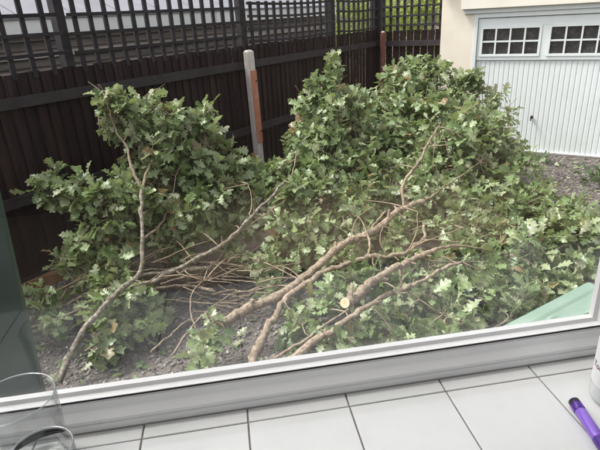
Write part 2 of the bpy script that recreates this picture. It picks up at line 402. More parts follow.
# posts standing in front of the fence
def post_on(px_top, py_top, dist_in, h, wdt, lean=0):
    pass
C = frame(np.array(F(2.84, -.19, 0)), fd, fn)
cp = empty('concrete_post', tuple(C(0, 0, 0)), label='pale concrete post with red strip on one face in front of fence', cat='post')
v = [];
mb = MB()
tz = 1.75; lean = -.03
V = [C(-.05, -.05, 0), C(.05, -.05, 0), C(.05, .03, 0), C(-.05, .03, 0), C(-.05 + lean, -.05, tz - .02), C(.05 + lean, -.05, tz - .02), C(.05 + lean, .03, tz - .02), C(-.05 + lean, .03, tz - .02),
     C(-.03 + lean, -.03, tz), C(.03 + lean, -.03, tz), C(.03 + lean, .01, tz), C(-.03 + lean, .01, tz)]
mb.add(V, [(0, 3, 2, 1), (0, 1, 5, 4), (1, 2, 6, 5), (2, 3, 7, 6), (3, 0, 4, 7), (4, 5, 9, 8), (5, 6, 10, 9), (6, 7, 11, 10), (7, 4, 8, 11), (8, 9, 10, 11)])
mb.build('shaft', M['concrete'], cp, bevel=.006)
def lz(z): return lean * z / tz
mb = MB()
V = [C(-.047 + lz(z), b, z) for z in (.66, 1.52) for b in (-.060, -.0505)] + [C(.0505 + lz(z), b, z) for z in (.66, 1.52) for b in (-.060, -.0505)]
mb.add([V[0], V[4], V[5], V[1], V[2], V[6], V[7], V[3]], [(0, 3, 2, 1), (4, 5, 6, 7), (0, 1, 5, 4), (1, 2, 6, 5), (2, 3, 7, 6), (3, 0, 4, 7)])
mb.build('red_batten', M['red'], cp)
for z in (1.40, .80):
    MB().tube([C(.028 + lz(z), -.059, z), C(.028 + lz(z), -.070, z)], [.010, .008], 8).build('bolt', M['rail'], cp)
pp = atz(377, 128, 0); pt = F(FE - .14, -.20, 0)
rp = empty('brown_post', tuple(pt), label='slim reddish brown post standing at the fence corner', cat='post')
mb = MB(); mb.tube([pt, pt + Vector((0, 0, .9)), pt + Vector((.004, 0, 1.70)), pt + Vector((.004, 0, 1.745))], [.048, .048, .046, .036], 14); mb.build('shaft', M['rust'], rp, smooth=False)
mb = MB(); mb.tube([pt + Vector((.004, 0, 1.746)), pt + Vector((.004, 0, 1.765))], [.038, .02], 14); mb.build('cap', M['concrete'], rp)

# ------------------------------------------------------------------ garage
ga = atz(475, 148); gb = atz(600, 158); gd = (gb - ga); gd[2] = 0; gd /= np.linalg.norm(gd); gn = np.array([-gd[1], gd[0], 0])
G = frame(ga, gd, gn)
gar = empty('garage', tuple(G(.8, 0, 0)), label='cream rendered garage with white up and over door', cat='garage')
DL, DR, DT = -.155, 1.785, 1.885
mb = MB(); mb.box(-.64, DL - .001, 0, .2, 0, 2.45, G); mb.box(DR + .001, 2.6, 0, .2, 0, 2.45, G); mb.box(DL - .001, DR + .001, 0, .2, DT + .12, 2.45, G)
mb.box(-.64, -.44, .2, 4.6, 0, 2.45, G); mb.box(2.4, 2.6, .2, 4.6, 0, 2.45, G); mb.box(-.44, 2.4, 4.4, 4.6, 0, 2.45, G)
mb.build('wall', M['render'], gar)
box_obj('roof', M['shed_roof'], gar, G, -.75, 2.75, -.16, 4.7, 2.452, 2.53)
fz = 2.03
mb = MB(); mb.box(-.335, 2.7, -.10, -.002, fz, 2.44, G); mb.build('fascia', M['fascia'], gar, bevel=.006)
mb = MB(); mb.box(-.30, 2.7, -.04, -.002, DT + .085, fz - .001, G); mb.build('lintel', M['door'], gar)
fr = mb = MB(); mb.box(DL, DL + .055, -.012, .07, 0, DT + .083, G); mb.box(DR - .055, DR, -.012, .07, 0, DT + .083, G); mb.box(DL + .055, DR - .055, -.012, .07, DT + .02, DT + .083, G)
mb.build('door_frame', M['door'], gar, bevel=.004)
a, b = DL + .06, DR - .06
dr = empty('garage_door', (0, 0, 0)); dr.parent = gar; dr.name = 'door'
dr.location = (0, 0, 0)
def gpart(name, m, s0, s1, b0, b1, z0, z1, bevel=0): return MB().box(s0, s1, b0, b1, z0, z1, G).build(name, m, dr, bevel=bevel)
WZ0, WZ1 = 1.395, 1.765
w1 = (-.035, .740); w2 = (.868, 1.643)
# stiles and rails round the two lights
gpart('rail', M['door'], a, b, .015, .05, WZ1 + .02, DT + .012, .003)
gpart('rail', M['door'], a, b, .015, .05, 1.325, WZ0 - .02, .003)
for (s0, s1) in ((a, w1[0] - .02), (w1[1] + .02, w2[0] - .02), (w2[1] + .02, b)):
    gpart('stile', M['door'], s0, s1, .015, .05, WZ0 - .019, WZ1 + .019, .002)
for (s0, s1) in (w1, w2):
    mb = MB()
    for (x0, x1, z0, z1) in ((s0 - .02, s0 + .012, WZ0 - .02, WZ1 + .02), (s1 - .012, s1 + .02, WZ0 - .02, WZ1 + .02), (s0 + .012, s1 - .012, WZ0 - .02, WZ0 + .012), (s0 + .012, s1 - .012, WZ1 - .012, WZ1 + .02)):
        mb.box(x0, x1, .004, .04, z0, z1, G)
    mb.build('window_frame', M['door'], dr)
    pw = (s1 - s0) / 4; ph = (WZ1 - WZ0) / 2
    for i in range(1, 4): gpart('glazing_bar', M['door'], s0 + pw * i - .011, s0 + pw * i + .011, .008, .038, WZ0 + .012, WZ1 - .012)
    for i in range(4):
        gpart('glazing_bar', M['door'], s0 + pw * i + .0115, s0 + pw * (i + 1) - .0115, .010, .036, WZ0 + ph - .011, WZ0 + ph + .011)
        for j in range(2): gpart('pane', M['pane'], s0 + pw * i + .002, s0 + pw * (i + 1) - .002, .040, .045, WZ0 + ph * j + .002, WZ0 + ph * (j + 1) - .002)
# ribbed sheet: raised flutes with a dimple at the head of each
nr = 27; rw = (b - a) / nr
for i in range(nr):
    s0 = a + i * rw; mb = MB()
    prof = [(s0, .046), (s0 + rw * .10, .046), (s0 + rw * .22, .037), (s0 + rw * .90, .037), (s0 + rw, .046)]
    zt = 1.3245
    V = [G(s, q, .02) for s, q in prof] + [G(s, q, zt - .03) for s, q in prof] + [G(s, .044, zt) for s, q in prof]
    f = [(k + 5 * j, k + 1 + 5 * j, k + 6 + 5 * j, k + 5 + 5 * j) for j in range(2) for k in range(4)]
    mb.add(V, f).build('ribbed_strip', M['door'], dr)
gpart('backing_sheet', M['door'], a, b, .0465, .055, .02, 1.324)
gpart('bottom_rail', M['door'], a, b, .012, .05, .004, .0195)
hb = MB().tube([G(.765, .024, .52), G(.765, .004, .52)], [.022, .022], 14).build('handle_plate', M['black'], dr)
MB().tube([G(.765, .003, .55), G(.762, -.02, .535), G(.757, -.024, .475)], [.008, .009, .008], 8).build('handle', M['black'], dr)
# threshold
struct('garage_threshold', MB().box(DL - .1, DR + .1, -.06, .04, .001, .006, G), M['thresh'])

# ------------------------------------------------------------------ neighbour's shed beyond the fence
SF = frame(np.array(F(0, .8, 0)), fd, fn)
sh = empty('neighbour_shed', tuple(SF(2, 0, 0)), label='low weathered shed with pale sheet roof behind the trellis', cat='shed')
z = .0; k = 0
while z < 2.02:
    h = .115 if z < 1.55 else .078
    V = [SF(-2.5, -.0, z), SF(6.15, -.0, z), SF(6.15, -.042, z), SF(-2.5, -.042, z), SF(-2.5, .0, z + h - .006), SF(6.15, .0, z + h - .006), SF(6.15, -.006, z + h - .006), SF(-2.5, -.006, z + h - .006)]
    MB().add(V, [(0, 3, 2, 1), (4, 5, 6, 7), (0, 1, 5, 4), (1, 2, 6, 5), (2, 3, 7, 6), (3, 0, 4, 7)]).build('board', M['shed_wall'], sh)
    z += h
mb = MB(); mb.box(-2.5, 6.15, .004, .05, 0, 2.03, SF); mb.box(-2.5, -2.4, .05, 2.2, 0, 2.03, SF); mb.box(6.05, 6.15, .05, 2.2, 0, 2.03, SF); mb.box(-2.4, 6.05, 2.15, 2.2, 0, 2.03, SF)
mb.build('wall', M['shed_wall'], sh)
for s0 in (-2.6, .32, 3.25): box_obj('fascia', M['shed_band'], sh, SF, s0, min(s0 + 2.92, 6.20), -.12, -.09, 2.055, 2.185)
rz0, rz1 = 2.19, 2.70
n = 16; xs = [-2.6 + (6.25 + 2.6) * i / n for i in range(n + 1)]
for i in range(n):
    s0, s1 = xs[i], xs[i + 1] - .012
    t0 = min(s0, 4.7); t1 = min(s1, 4.75)
    def hz(s): return 1.0 if s < 4.7 else max(0.02, (6.25 - s) / (6.25 - 4.7))
    e0, e1 = hz(s0), hz(s1)
    V = []
    for dz in (0, .02):
        V += [SF(s0, -.14, rz0 + dz), SF(s1, -.14, rz0 + dz), SF(s1, -.14 + 1.3 * e1, rz0 + (rz1 - rz0) * e1 + dz), SF(s0, -.14 + 1.3 * e0, rz0 + (rz1 - rz0) * e0 + dz)]
    MB().add(V, [(0, 3, 2, 1), (4, 5, 6, 7), (0, 1, 5, 4), (1, 2, 6, 5), (2, 3, 7, 6), (3, 0, 4, 7)]).build('roof_sheet', M['shed_roof'], sh)
V = [SF(6.25, -.14, rz0), SF(6.25, 2.46, rz0), SF(4.7, 1.16, rz1), SF(-2.6, 1.16, rz1), SF(-2.6, 2.46, rz0)]
MB().add(V, [(0, 1, 2), (1, 4, 3, 2)]).build('roof_back', M['shed_roof'], sh)

# ------------------------------------------------------------------ leaf geometry
def leaf_template(kind=0):
    rr = random.Random(kind + 3)
    half = [(0, .012), (.10, .030), (.165, .115), (.225, .125), (.285, .058), (.355, .215), (.43, .235), (.485, .095), (.555, .315), (.645, .335), (.705, .135), (.775, .265), (.855, .255), (.905, .125), (.965, .125), (1.02, .045)]
    V = []; F_ = []
    bend = rr.uniform(-1.0, .35); fold = rr.uniform(.05, .40); tw = rr.uniform(-.5, .5); crv = rr.uniform(-.18, .18)
    jl = [rr.uniform(.75, 1.2) for _ in range(8)]; jr = [rr.uniform(.75, 1.2) for _ in range(8)]
    for t, h in half:
        zc = bend * t * t * .5; y = t
        lb = min(7, int(t * 4.4)); hl, hr = h * jl[lb], h * jr[lb]
        wv = .035 * math.sin(t * 17 + kind)
        cx = crv * t * t
        V += [(cx - hl, y + (.05 if h > .2 else 0) + rr.uniform(-.01, .01), zc + fold * hl + tw * hl * t + wv), (cx, y, zc), (cx + hr, y + (.05 if h > .2 else 0) + rr.uniform(-.01, .01), zc + fold * hr - tw * hr * t - wv)]
    for i in range(len(half) - 1):
        a = i * 3
        F_ += [(a, a + 1, a + 4, a + 3), (a + 1, a + 2, a + 5, a + 4)]
    return np.array(V), F_
LT = [leaf_template(k) for k in range(14)]
leaf_meshes = []
for k, (V, F_) in enumerate(LT):
    me = bpy.data.meshes.new('leaf'); me.from_pydata([tuple(q) for q in V], [], F_); me.update()
    for q in me.polygons: q.use_smooth = True
    me.materials.append(M['leaf']); leaf_meshes.append(me)

def leaf_frame(v, nrm):
    v = v / np.linalg.norm(v); nrm = nrm - v * (nrm @ v); l = np.linalg.norm(nrm)
    if l < 1e-4: nrm = np.cross(v, [1, 0, .3]); l = np.linalg.norm(nrm)
    nrm = nrm / l; x = np.cross(v, nrm)
    return np.stack([x, v, nrm], 1)
def join_leaves(name, leaves, tmpl, m, parent, kind='stuff'):
    vs, fs, off = [], [], 0
    for (p, Rm, s, k) in leaves:
        V, F_ = tmpl[k % len(tmpl)]
        vs.append((V * s) @ Rm.T + p); fs += [tuple(i + off for i in q) for q in F_]; off += len(V)
    if not vs: return None
    V = np.concatenate(vs); par = np.array(parent.location) if parent else np.zeros(3)
    me = bpy.data.meshes.new(name); me.from_pydata((V - par).tolist(), [], fs); me.update()
    me.polygons.foreach_set('use_smooth', [True] * len(me.polygons)); me.materials.append(m)
    o = bpy.data.objects.new(name, me); COL.objects.link(o); o.parent = parent
    if kind: o['kind'] = kind
    return o

# ------------------------------------------------------------------ the felled oak branches
def smooth_path(P, n=6, wob=.0):
    P = [np.array(p, float) for p in P]; P = [2 * P[0] - P[1]] + P + [2 * P[-1] - P[-2]]; out = []
    for i in range(1, len(P) - 2):
        for k in range(n):
            t = k / n; a, b, c, d = P[i - 1:i + 3]
            q = .5 * ((2 * b) + (-a + c) * t + (2 * a - 5 * b + 4 * c - d) * t * t + (-a + 3 * b - 3 * c + d) * t ** 3)
            out.append(q + rng.normal(0, wob, 3))
    out.append(P[-2]); return out
def px_path(lst): return [aty(x, y, d) for (x, y, d) in lst]

BR = {}     # key -> dict(label, limbs [(path, r0, r1, mat, name)], clumps [(px,py,y,r)])
def branch(key, label, limbs, clumps): BR[key] = dict(label=label, limbs=limbs, clumps=clumps)

branch('upright', 'lichen spotted oak branch with tall upright leafy stem near the dark fence',
    [([(58, 384, 2.50), (75, 345, 2.66), (96, 315, 2.80), (119, 291, 2.92), (140, 272, 3.12), (142, 240, 3.30), (141, 205, 3.5), (142, 186, 3.62)], .0215, .0115, 'lichen', 'limb'),
     ([(142, 190, 3.6), (131, 167, 3.75), (127, 147, 3.9), (117, 133, 3.95), (110, 112, 4.0), (103, 93, 4.05)], .012, .004, 'twig', 'side_branch'),
     ([(142, 190, 3.6), (150, 165, 3.85), (166, 143, 4.1), (168, 128, 4.15), (175, 108, 4.2)], .011, .004, 'twig', 'side_branch'),
     ([(141, 215, 3.46), (155, 207, 3.8), (168, 205, 3.9), (185, 190, 4.1), (193, 165, 4.3)], .010, .004, 'twig', 'side_branch'),
     ([(142, 240, 3.3), (160, 225, 3.6), (172, 200, 3.8), (178, 170, 4.0), (205, 145, 4.3)], .010, .003, 'twig', 'side_branch')],
    [(108, 97, 4.08, 11), (107, 120, 4.05, 12), (124, 112, 4.1, 14), (150, 104, 4.2, 16), (162, 122, 4.2, 20), (140, 132, 4.1, 16), (190, 122, 4.4, 18), (208, 112, 4.5, 9), (150, 152, 4.05, 26), (180, 150, 4.25, 24), (207, 138, 4.45, 18),
     (160, 180, 3.98, 26), (195, 172, 4.2, 26), (222, 158, 4.45, 20), (176, 208, 3.85, 24), (135, 178, 3.85, 14), (150, 205, 3.7, 18)])
branch('low_left', 'low oak branch with pale leaves reaching out towards the dark fence foot',
    [([(30, 320, 3.0), (50, 312, 3.1), (72, 302, 3.2), (95, 290, 3.25), (125, 279, 3.3), (160, 273, 3.4), (212, 268, 3.45)], .014, .018, 'lichen', 'limb'),
     ([(100, 288, 3.26), (108, 262, 3.4), (104, 238, 3.5), (94, 215, 3.55), (82, 205, 3.6), (62, 193, 3.7)], .009, .003, 'twig', 'side_branch'),
     ([(55, 310, 3.1), (70, 285, 3.25), (95, 268, 3.35), (128, 258, 3.45)], .007, .004, 'twig', 'side_branch'),
     ([(26, 300, 3.1), (58, 290, 3.2), (85, 277, 3.3), (110, 268, 3.4)], .006, .006, 'twig', 'side_branch')],
    [(58, 188, 3.72, 14), (64, 203, 3.7, 11), (88, 197, 3.62, 17), (108, 200, 3.6, 14), (122, 188, 3.75, 18), (97, 222, 3.52, 14), (75, 245, 3.45, 12), (88, 248, 3.45, 17), (112, 243, 3.52, 18), (128, 222, 3.65, 22), (60, 268, 3.38, 12), (88, 268, 3.38, 14), (110, 262, 3.4, 14),
     (45, 296, 3.15, 9), (38, 312, 3.05, 10), (52, 322, 3.0, 9)])
branch('low_dark', 'dark leafy oak spray under the leaning lichen limb on gravel',
    [([(85, 352, 2.75), (105, 330, 2.9), (128, 308, 3.05), (150, 290, 3.2), (190, 286, 3.3), (215, 292, 3.25)], .008, .012, 'bark', 'limb'),
     ([(128, 308, 3.05), (112, 300, 3.1), (95, 298, 3.1)], .006, .003, 'twig', 'side_branch')],
    [(112, 290, 3.2, 14), (128, 302, 3.08, 18), (112, 318, 2.98, 16), (135, 322, 2.98, 16), (105, 340, 2.85, 12), (150, 300, 3.15, 10)])
branch('arching', 'long slender oak branch arching up through the middle of the heap',
    [([(130, 292, 3.12), (165, 275, 3.25), (200, 257, 3.4), (228, 240, 3.52), (250, 217, 3.68), (270, 198, 3.88), (292, 175, 4.25)], .020, .009, 'lichen', 'limb'),
     ([(188, 263, 3.34), (220, 247, 3.5), (245, 229, 3.62), (266, 214, 3.8), (285, 200, 3.95)], .011, .004, 'twig', 'side_branch'),
     ([(250, 217, 3.68), (252, 200, 3.85), (248, 184, 4.0)], .006, .003, 'twig', 'side_branch'),
     ([(292, 175, 4.25), (298, 150, 4.65), (312, 128, 5.0)], .006, .003, 'twig', 'side_branch')],
    [(205, 205, 4.05, 24), (232, 190, 4.35, 24), (262, 178, 4.6, 20), (238, 215, 4.1, 18), (258, 205, 4.3, 18), (195, 232, 3.8, 18), (168, 238, 3.7, 18), (280, 205, 4.2, 16), (275, 232, 3.95, 17), (225, 232, 3.95, 12), (185, 258, 3.6, 8)])
branch('centre', 'leafy oak branch standing highest at the centre in front of fence',
    [([(300, 262, 3.7), (312, 235, 3.95), (322, 200, 4.4), (330, 160, 4.85), (328, 120, 5.15), (322, 95, 5.25), (330, 58, 5.35)], .016, .004, 'twig', 'limb'),
     ([(330, 160, 4.85), (345, 135, 5.1), (355, 110, 5.3), (360, 90, 5.45)], .008, .003, 'twig', 'side_branch'),
     ([(322, 205, 4.35), (305, 180, 4.6), (298, 155, 4.8)], .008, .003, 'twig', 'side_branch'),
     ([(332, 158, 4.8), (338, 150, 4.8), (345, 135, 4.9)], .007, .004, 'twig', 'side_branch')],
    [(332, 60, 5.35, 5), (331, 74, 5.35, 7), (320, 90, 5.28, 11), (338, 90, 5.35, 11), (308, 108, 5.2, 11), (326, 110, 5.2, 20), (348, 104, 5.35, 18), (358, 96, 5.45, 9), (300, 140, 5.0, 16), (322, 138, 5.0, 24), (352, 132, 5.25, 22), (295, 168, 4.65, 18), (322, 170, 4.7, 28), (352, 165, 4.9, 24), (305, 200, 4.3, 26), (337, 200, 4.35, 28),
     (290, 205, 4.2, 16), (302, 230, 3.95, 22), (335, 228, 4.05, 20), (310, 252, 3.75, 16), (288, 255, 3.75, 12)])
branch('back', 'dense dark oak foliage heaped between the corner post and garage wall',
    [([(385, 215, 4.5), (395, 180, 4.9), (405, 145, 5.4), (415, 110, 5.9), (425, 78, 6.3)], .014, .004, 'twig', 'limb'),
     ([(405, 145, 5.4), (440, 120, 5.8), (472, 100, 6.0), (482, 82, 6.1)], .009, .003, 'twig', 'side_branch'),
     ([(400, 160, 5.2), (380, 135, 5.5), (390, 100, 6.0)], .008, .003, 'twig', 'side_branch'),
     ([(410, 115, 5.8), (422, 112, 5.7), (432, 118, 5.6)], .006, .003, 'twig', 'side_branch')],
    [(398, 74, 6.3, 9), (418, 70, 6.35, 11), (392, 90, 6.2, 14), (415, 90, 6.2, 20), (440, 88, 6.2, 18), (430, 68, 6.4, 8), (468, 90, 6.1, 10), (473, 78, 6.1, 7), (455, 104, 6.0, 18), (480, 103, 6.0, 14), (497, 98, 6.0, 6), (395, 115, 5.8, 22), (425, 115, 5.7, 24), (378, 112, 5.8, 14), (372, 140, 5.3, 18), (395, 142, 5.3, 24), (372, 168, 4.9, 20), (380, 192, 4.6, 18)])
branch('bent', 'thick peeled oak limb with bent top rising over the heap',
    [([(221, 325, 2.75), (240, 312, 2.85), (262, 303, 2.95), (284, 293, 3.05), (305, 277, 3.2), (324, 260, 3.4), (345, 243, 3.6), (368, 234, 3.7), (384, 224, 3.8), (398, 211, 3.95), (412, 205, 4.05), (424, 201, 4.1)], .034, .022, 'bark', 'limb'),
     ([(404, 208, 4.0), (402, 190, 4.1), (408, 176, 4.2), (419, 162, 4.3), (427, 146, 4.4), (436, 130, 4.5), (440, 127, 4.52), (452, 131, 4.5), (462, 138, 4.5)], .015, .006, 'bark', 'side_branch'),
     ([(368, 234, 3.7), (376, 222, 3.85), (386, 211, 3.98)], .011, .008, 'bark', 'side_branch'),
     ([(350, 241, 3.62), (354, 224, 3.75), (362, 214, 3.8), (374, 207, 3.85)], .006, .003, 'twig', 'side_branch'),
     ([(424, 201, 4.1), (440, 190, 4.2), (458, 178, 4.35), (480, 162, 4.6)], .010, .004, 'twig', 'side_branch'),
     ([(398, 213, 3.93), (408, 221, 3.9), (430, 221, 3.95), (452, 219, 4.0)], .008, .003, 'twig', 'side_branch'),
     ([(436, 130, 4.5), (434, 150, 4.35), (433, 168, 4.3)], .005, .004, 'twig', 'side_branch'),
     ([(441, 128, 4.52), (446, 145, 4.45), (449, 155, 4.4)], .004, .003, 'twig', 'side_branch')],
    [(410, 160, 5.0, 20), (436, 172, 4.75, 22), (450, 140, 4.9, 24), (475, 130, 5.2, 24), (500, 128, 5.4, 16), (462, 165, 4.8, 26), (492, 155, 5.0, 24), (512, 150, 5.2, 12), (390, 175, 4.65, 18), (420, 190, 4.45, 16), (455, 195, 4.4, 24), (435, 205, 4.25, 16), (488, 185, 4.6, 26), (516, 178, 4.8, 18)])
branch('forked', 'forked oak limb crossing below the thick bent limb',
    [([(243, 385, 2.28), (252, 362, 2.42), (260, 343, 2.55), (268, 328, 2.68), (282, 305, 2.92), (296, 291, 3.04), (324, 272, 3.2), (345, 265, 3.25), (368, 257, 3.3), (386, 256, 3.35), (403, 254, 3.4), (414, 246, 3.5), (423, 240, 3.6), (424, 225, 3.75)], .027, .011, 'bark', 'limb'),
     ([(368, 257, 3.3), (370, 246, 3.4), (368, 236, 3.5)], .010, .008, 'bark', 'side_branch'),
     ([(404, 254, 3.4), (420, 244, 3.5), (440, 236, 3.6), (462, 228, 3.7)], .007, .004, 'twig', 'side_branch'),
     ([(386, 256, 3.35), (380, 240, 3.4), (385, 226, 3.5), (400, 240, 3.5)], .006, .003, 'twig', 'side_branch'),
     ([(372, 257, 3.3), (376, 270, 3.2), (384, 276, 3.1)], .006, .003, 'twig', 'side_branch'),
     ([(423, 240, 3.6), (440, 240, 3.6), (470, 243, 3.6), (500, 244, 3.7)], .005, .003, 'twig', 'side_branch'),
     ([(408, 251, 3.44), (416, 232, 3.6), (418, 212, 3.75)], .006, .003, 'twig', 'side_branch')],
    [(362, 200, 4.3, 16), (352, 215, 4.1, 13), (345, 262, 3.7, 10), (450, 222, 4.05, 18), (475, 215, 4.15, 22), (505, 212, 4.2, 24), (535, 208, 4.35, 18), (480, 238, 3.9, 22), (512, 242, 3.85, 22), (405, 232, 3.95, 10), (438, 230, 3.9, 10), (360, 245, 3.75, 14), (330, 250, 3.75, 14), (395, 245, 3.75, 12), (402, 275, 3.3, 12), (265, 265, 3.6, 13), (240, 255, 3.75, 10), (270, 288, 3.3, 9), (415, 225, 4.1, 14)])
branch('sawn', 'oak limb with pale round sawn end facing the window',
    [([(346, 305, 2.36), (358, 294, 2.56), (372, 282, 2.76), (388, 272, 2.92), (405, 264, 3.06), (422, 256, 3.2), (437, 249, 3.3)], .0310, .018, 'bark', 'limb'),
     ([(437, 249, 3.3), (460, 246, 3.4), (485, 250, 3.45), (510, 255, 3.5)], .012, .004, 'twig', 'side_branch'),
     ([(400, 266, 3.08), (401, 280, 2.98), (400, 292, 2.9)], .010, .009, 'bark', 'side_branch'),
     ([(420, 258, 3.18), (440, 262, 3.2), (470, 262, 3.3), (495, 262, 3.35)], .006, .003, 'twig', 'side_branch')],
    [(468, 258, 3.6, 18), (498, 268, 3.5, 22), (530, 262, 3.6, 24), (545, 240, 3.9, 22), (562, 255, 3.7, 20), (515, 285, 3.35, 20), (545, 280, 3.4, 20)])
branch('front', 'long bare oak limb sloping low along the window bottom',
    [([(262, 380, 2.22), (295, 356, 2.35), (315, 341, 2.45), (335, 328, 2.55), (355, 314, 2.65), (380, 299, 2.78), (405, 288, 2.88), (425, 279, 2.96), (442, 269, 3.05), (462, 262, 3.15)], .026, .010, 'bark', 'limb'),
     ([(250, 376, 2.25), (275, 358, 2.38), (300, 343, 2.5), (325, 325, 2.62), (350, 308, 2.8)], .012, .006, 'bark', 'side_branch'),
     ([(405, 288, 2.88), (420, 300, 2.85), (450, 318, 2.75), (490, 330, 2.7)], .007, .003, 'twig', 'side_branch')],
    [(405, 315, 2.8, 16), (385, 330, 2.68, 16), (358, 330, 2.68, 10), (440, 318, 2.82, 18), (420, 298, 3.0, 10), (470, 305, 2.98, 20), (500, 308, 2.98, 18), (475, 282, 3.25, 18), (450, 285, 3.2, 14), (445, 335, 2.6, 10), (530, 300, 3.1, 12), (400, 345, 2.5, 10), (340, 345, 2.5, 8), (380, 285, 3.15, 15), (350, 285, 3.2, 14), (330, 302, 3.0, 13), (308, 312, 2.95, 10), (430, 266, 3.4, 14), (300, 335, 2.7, 10), (325, 345, 2.55, 9), (460, 330, 2.7, 12), (425, 338, 2.6, 9)])
branch('right', 'oak foliage spreading to the right edge above green bin lid',
    [([(470, 235, 3.8), (488, 222, 3.95), (518, 207, 4.15), (548, 198, 4.3), (575, 215, 4.3)], .009, .003, 'twig', 'limb'),
     ([(485, 223, 3.9), (520, 228, 3.95), (560, 236, 3.95), (595, 245, 3.9)], .007, .003, 'twig', 'side_branch')],
    [(535, 195, 4.5, 12), (545, 215, 4.25, 20), (570, 212, 4.35, 14), (565, 232, 4.0, 22), (592, 225, 4.2, 18), (590, 248, 3.85, 22), (575, 268, 3.6, 18), (605, 262, 3.7, 16), (610, 235, 4.1, 16), (560, 290, 3.3, 12)])
branch('spray', 'small pale oak spray lying on gravel by the window frame',
    [([(172, 356, 2.55), (185, 336, 2.7), (200, 318, 2.85), (215, 305, 2.95), (238, 290, 3.1)], .007, .004, 'twig', 'limb'),
     ([(205, 312, 2.9), (212, 330, 2.72), (210, 345, 2.6)], .005, .003, 'twig', 'side_branch')],
    [(213, 323, 2.75, 6), (216, 338, 2.62, 7), (206, 352, 2.52, 6)])

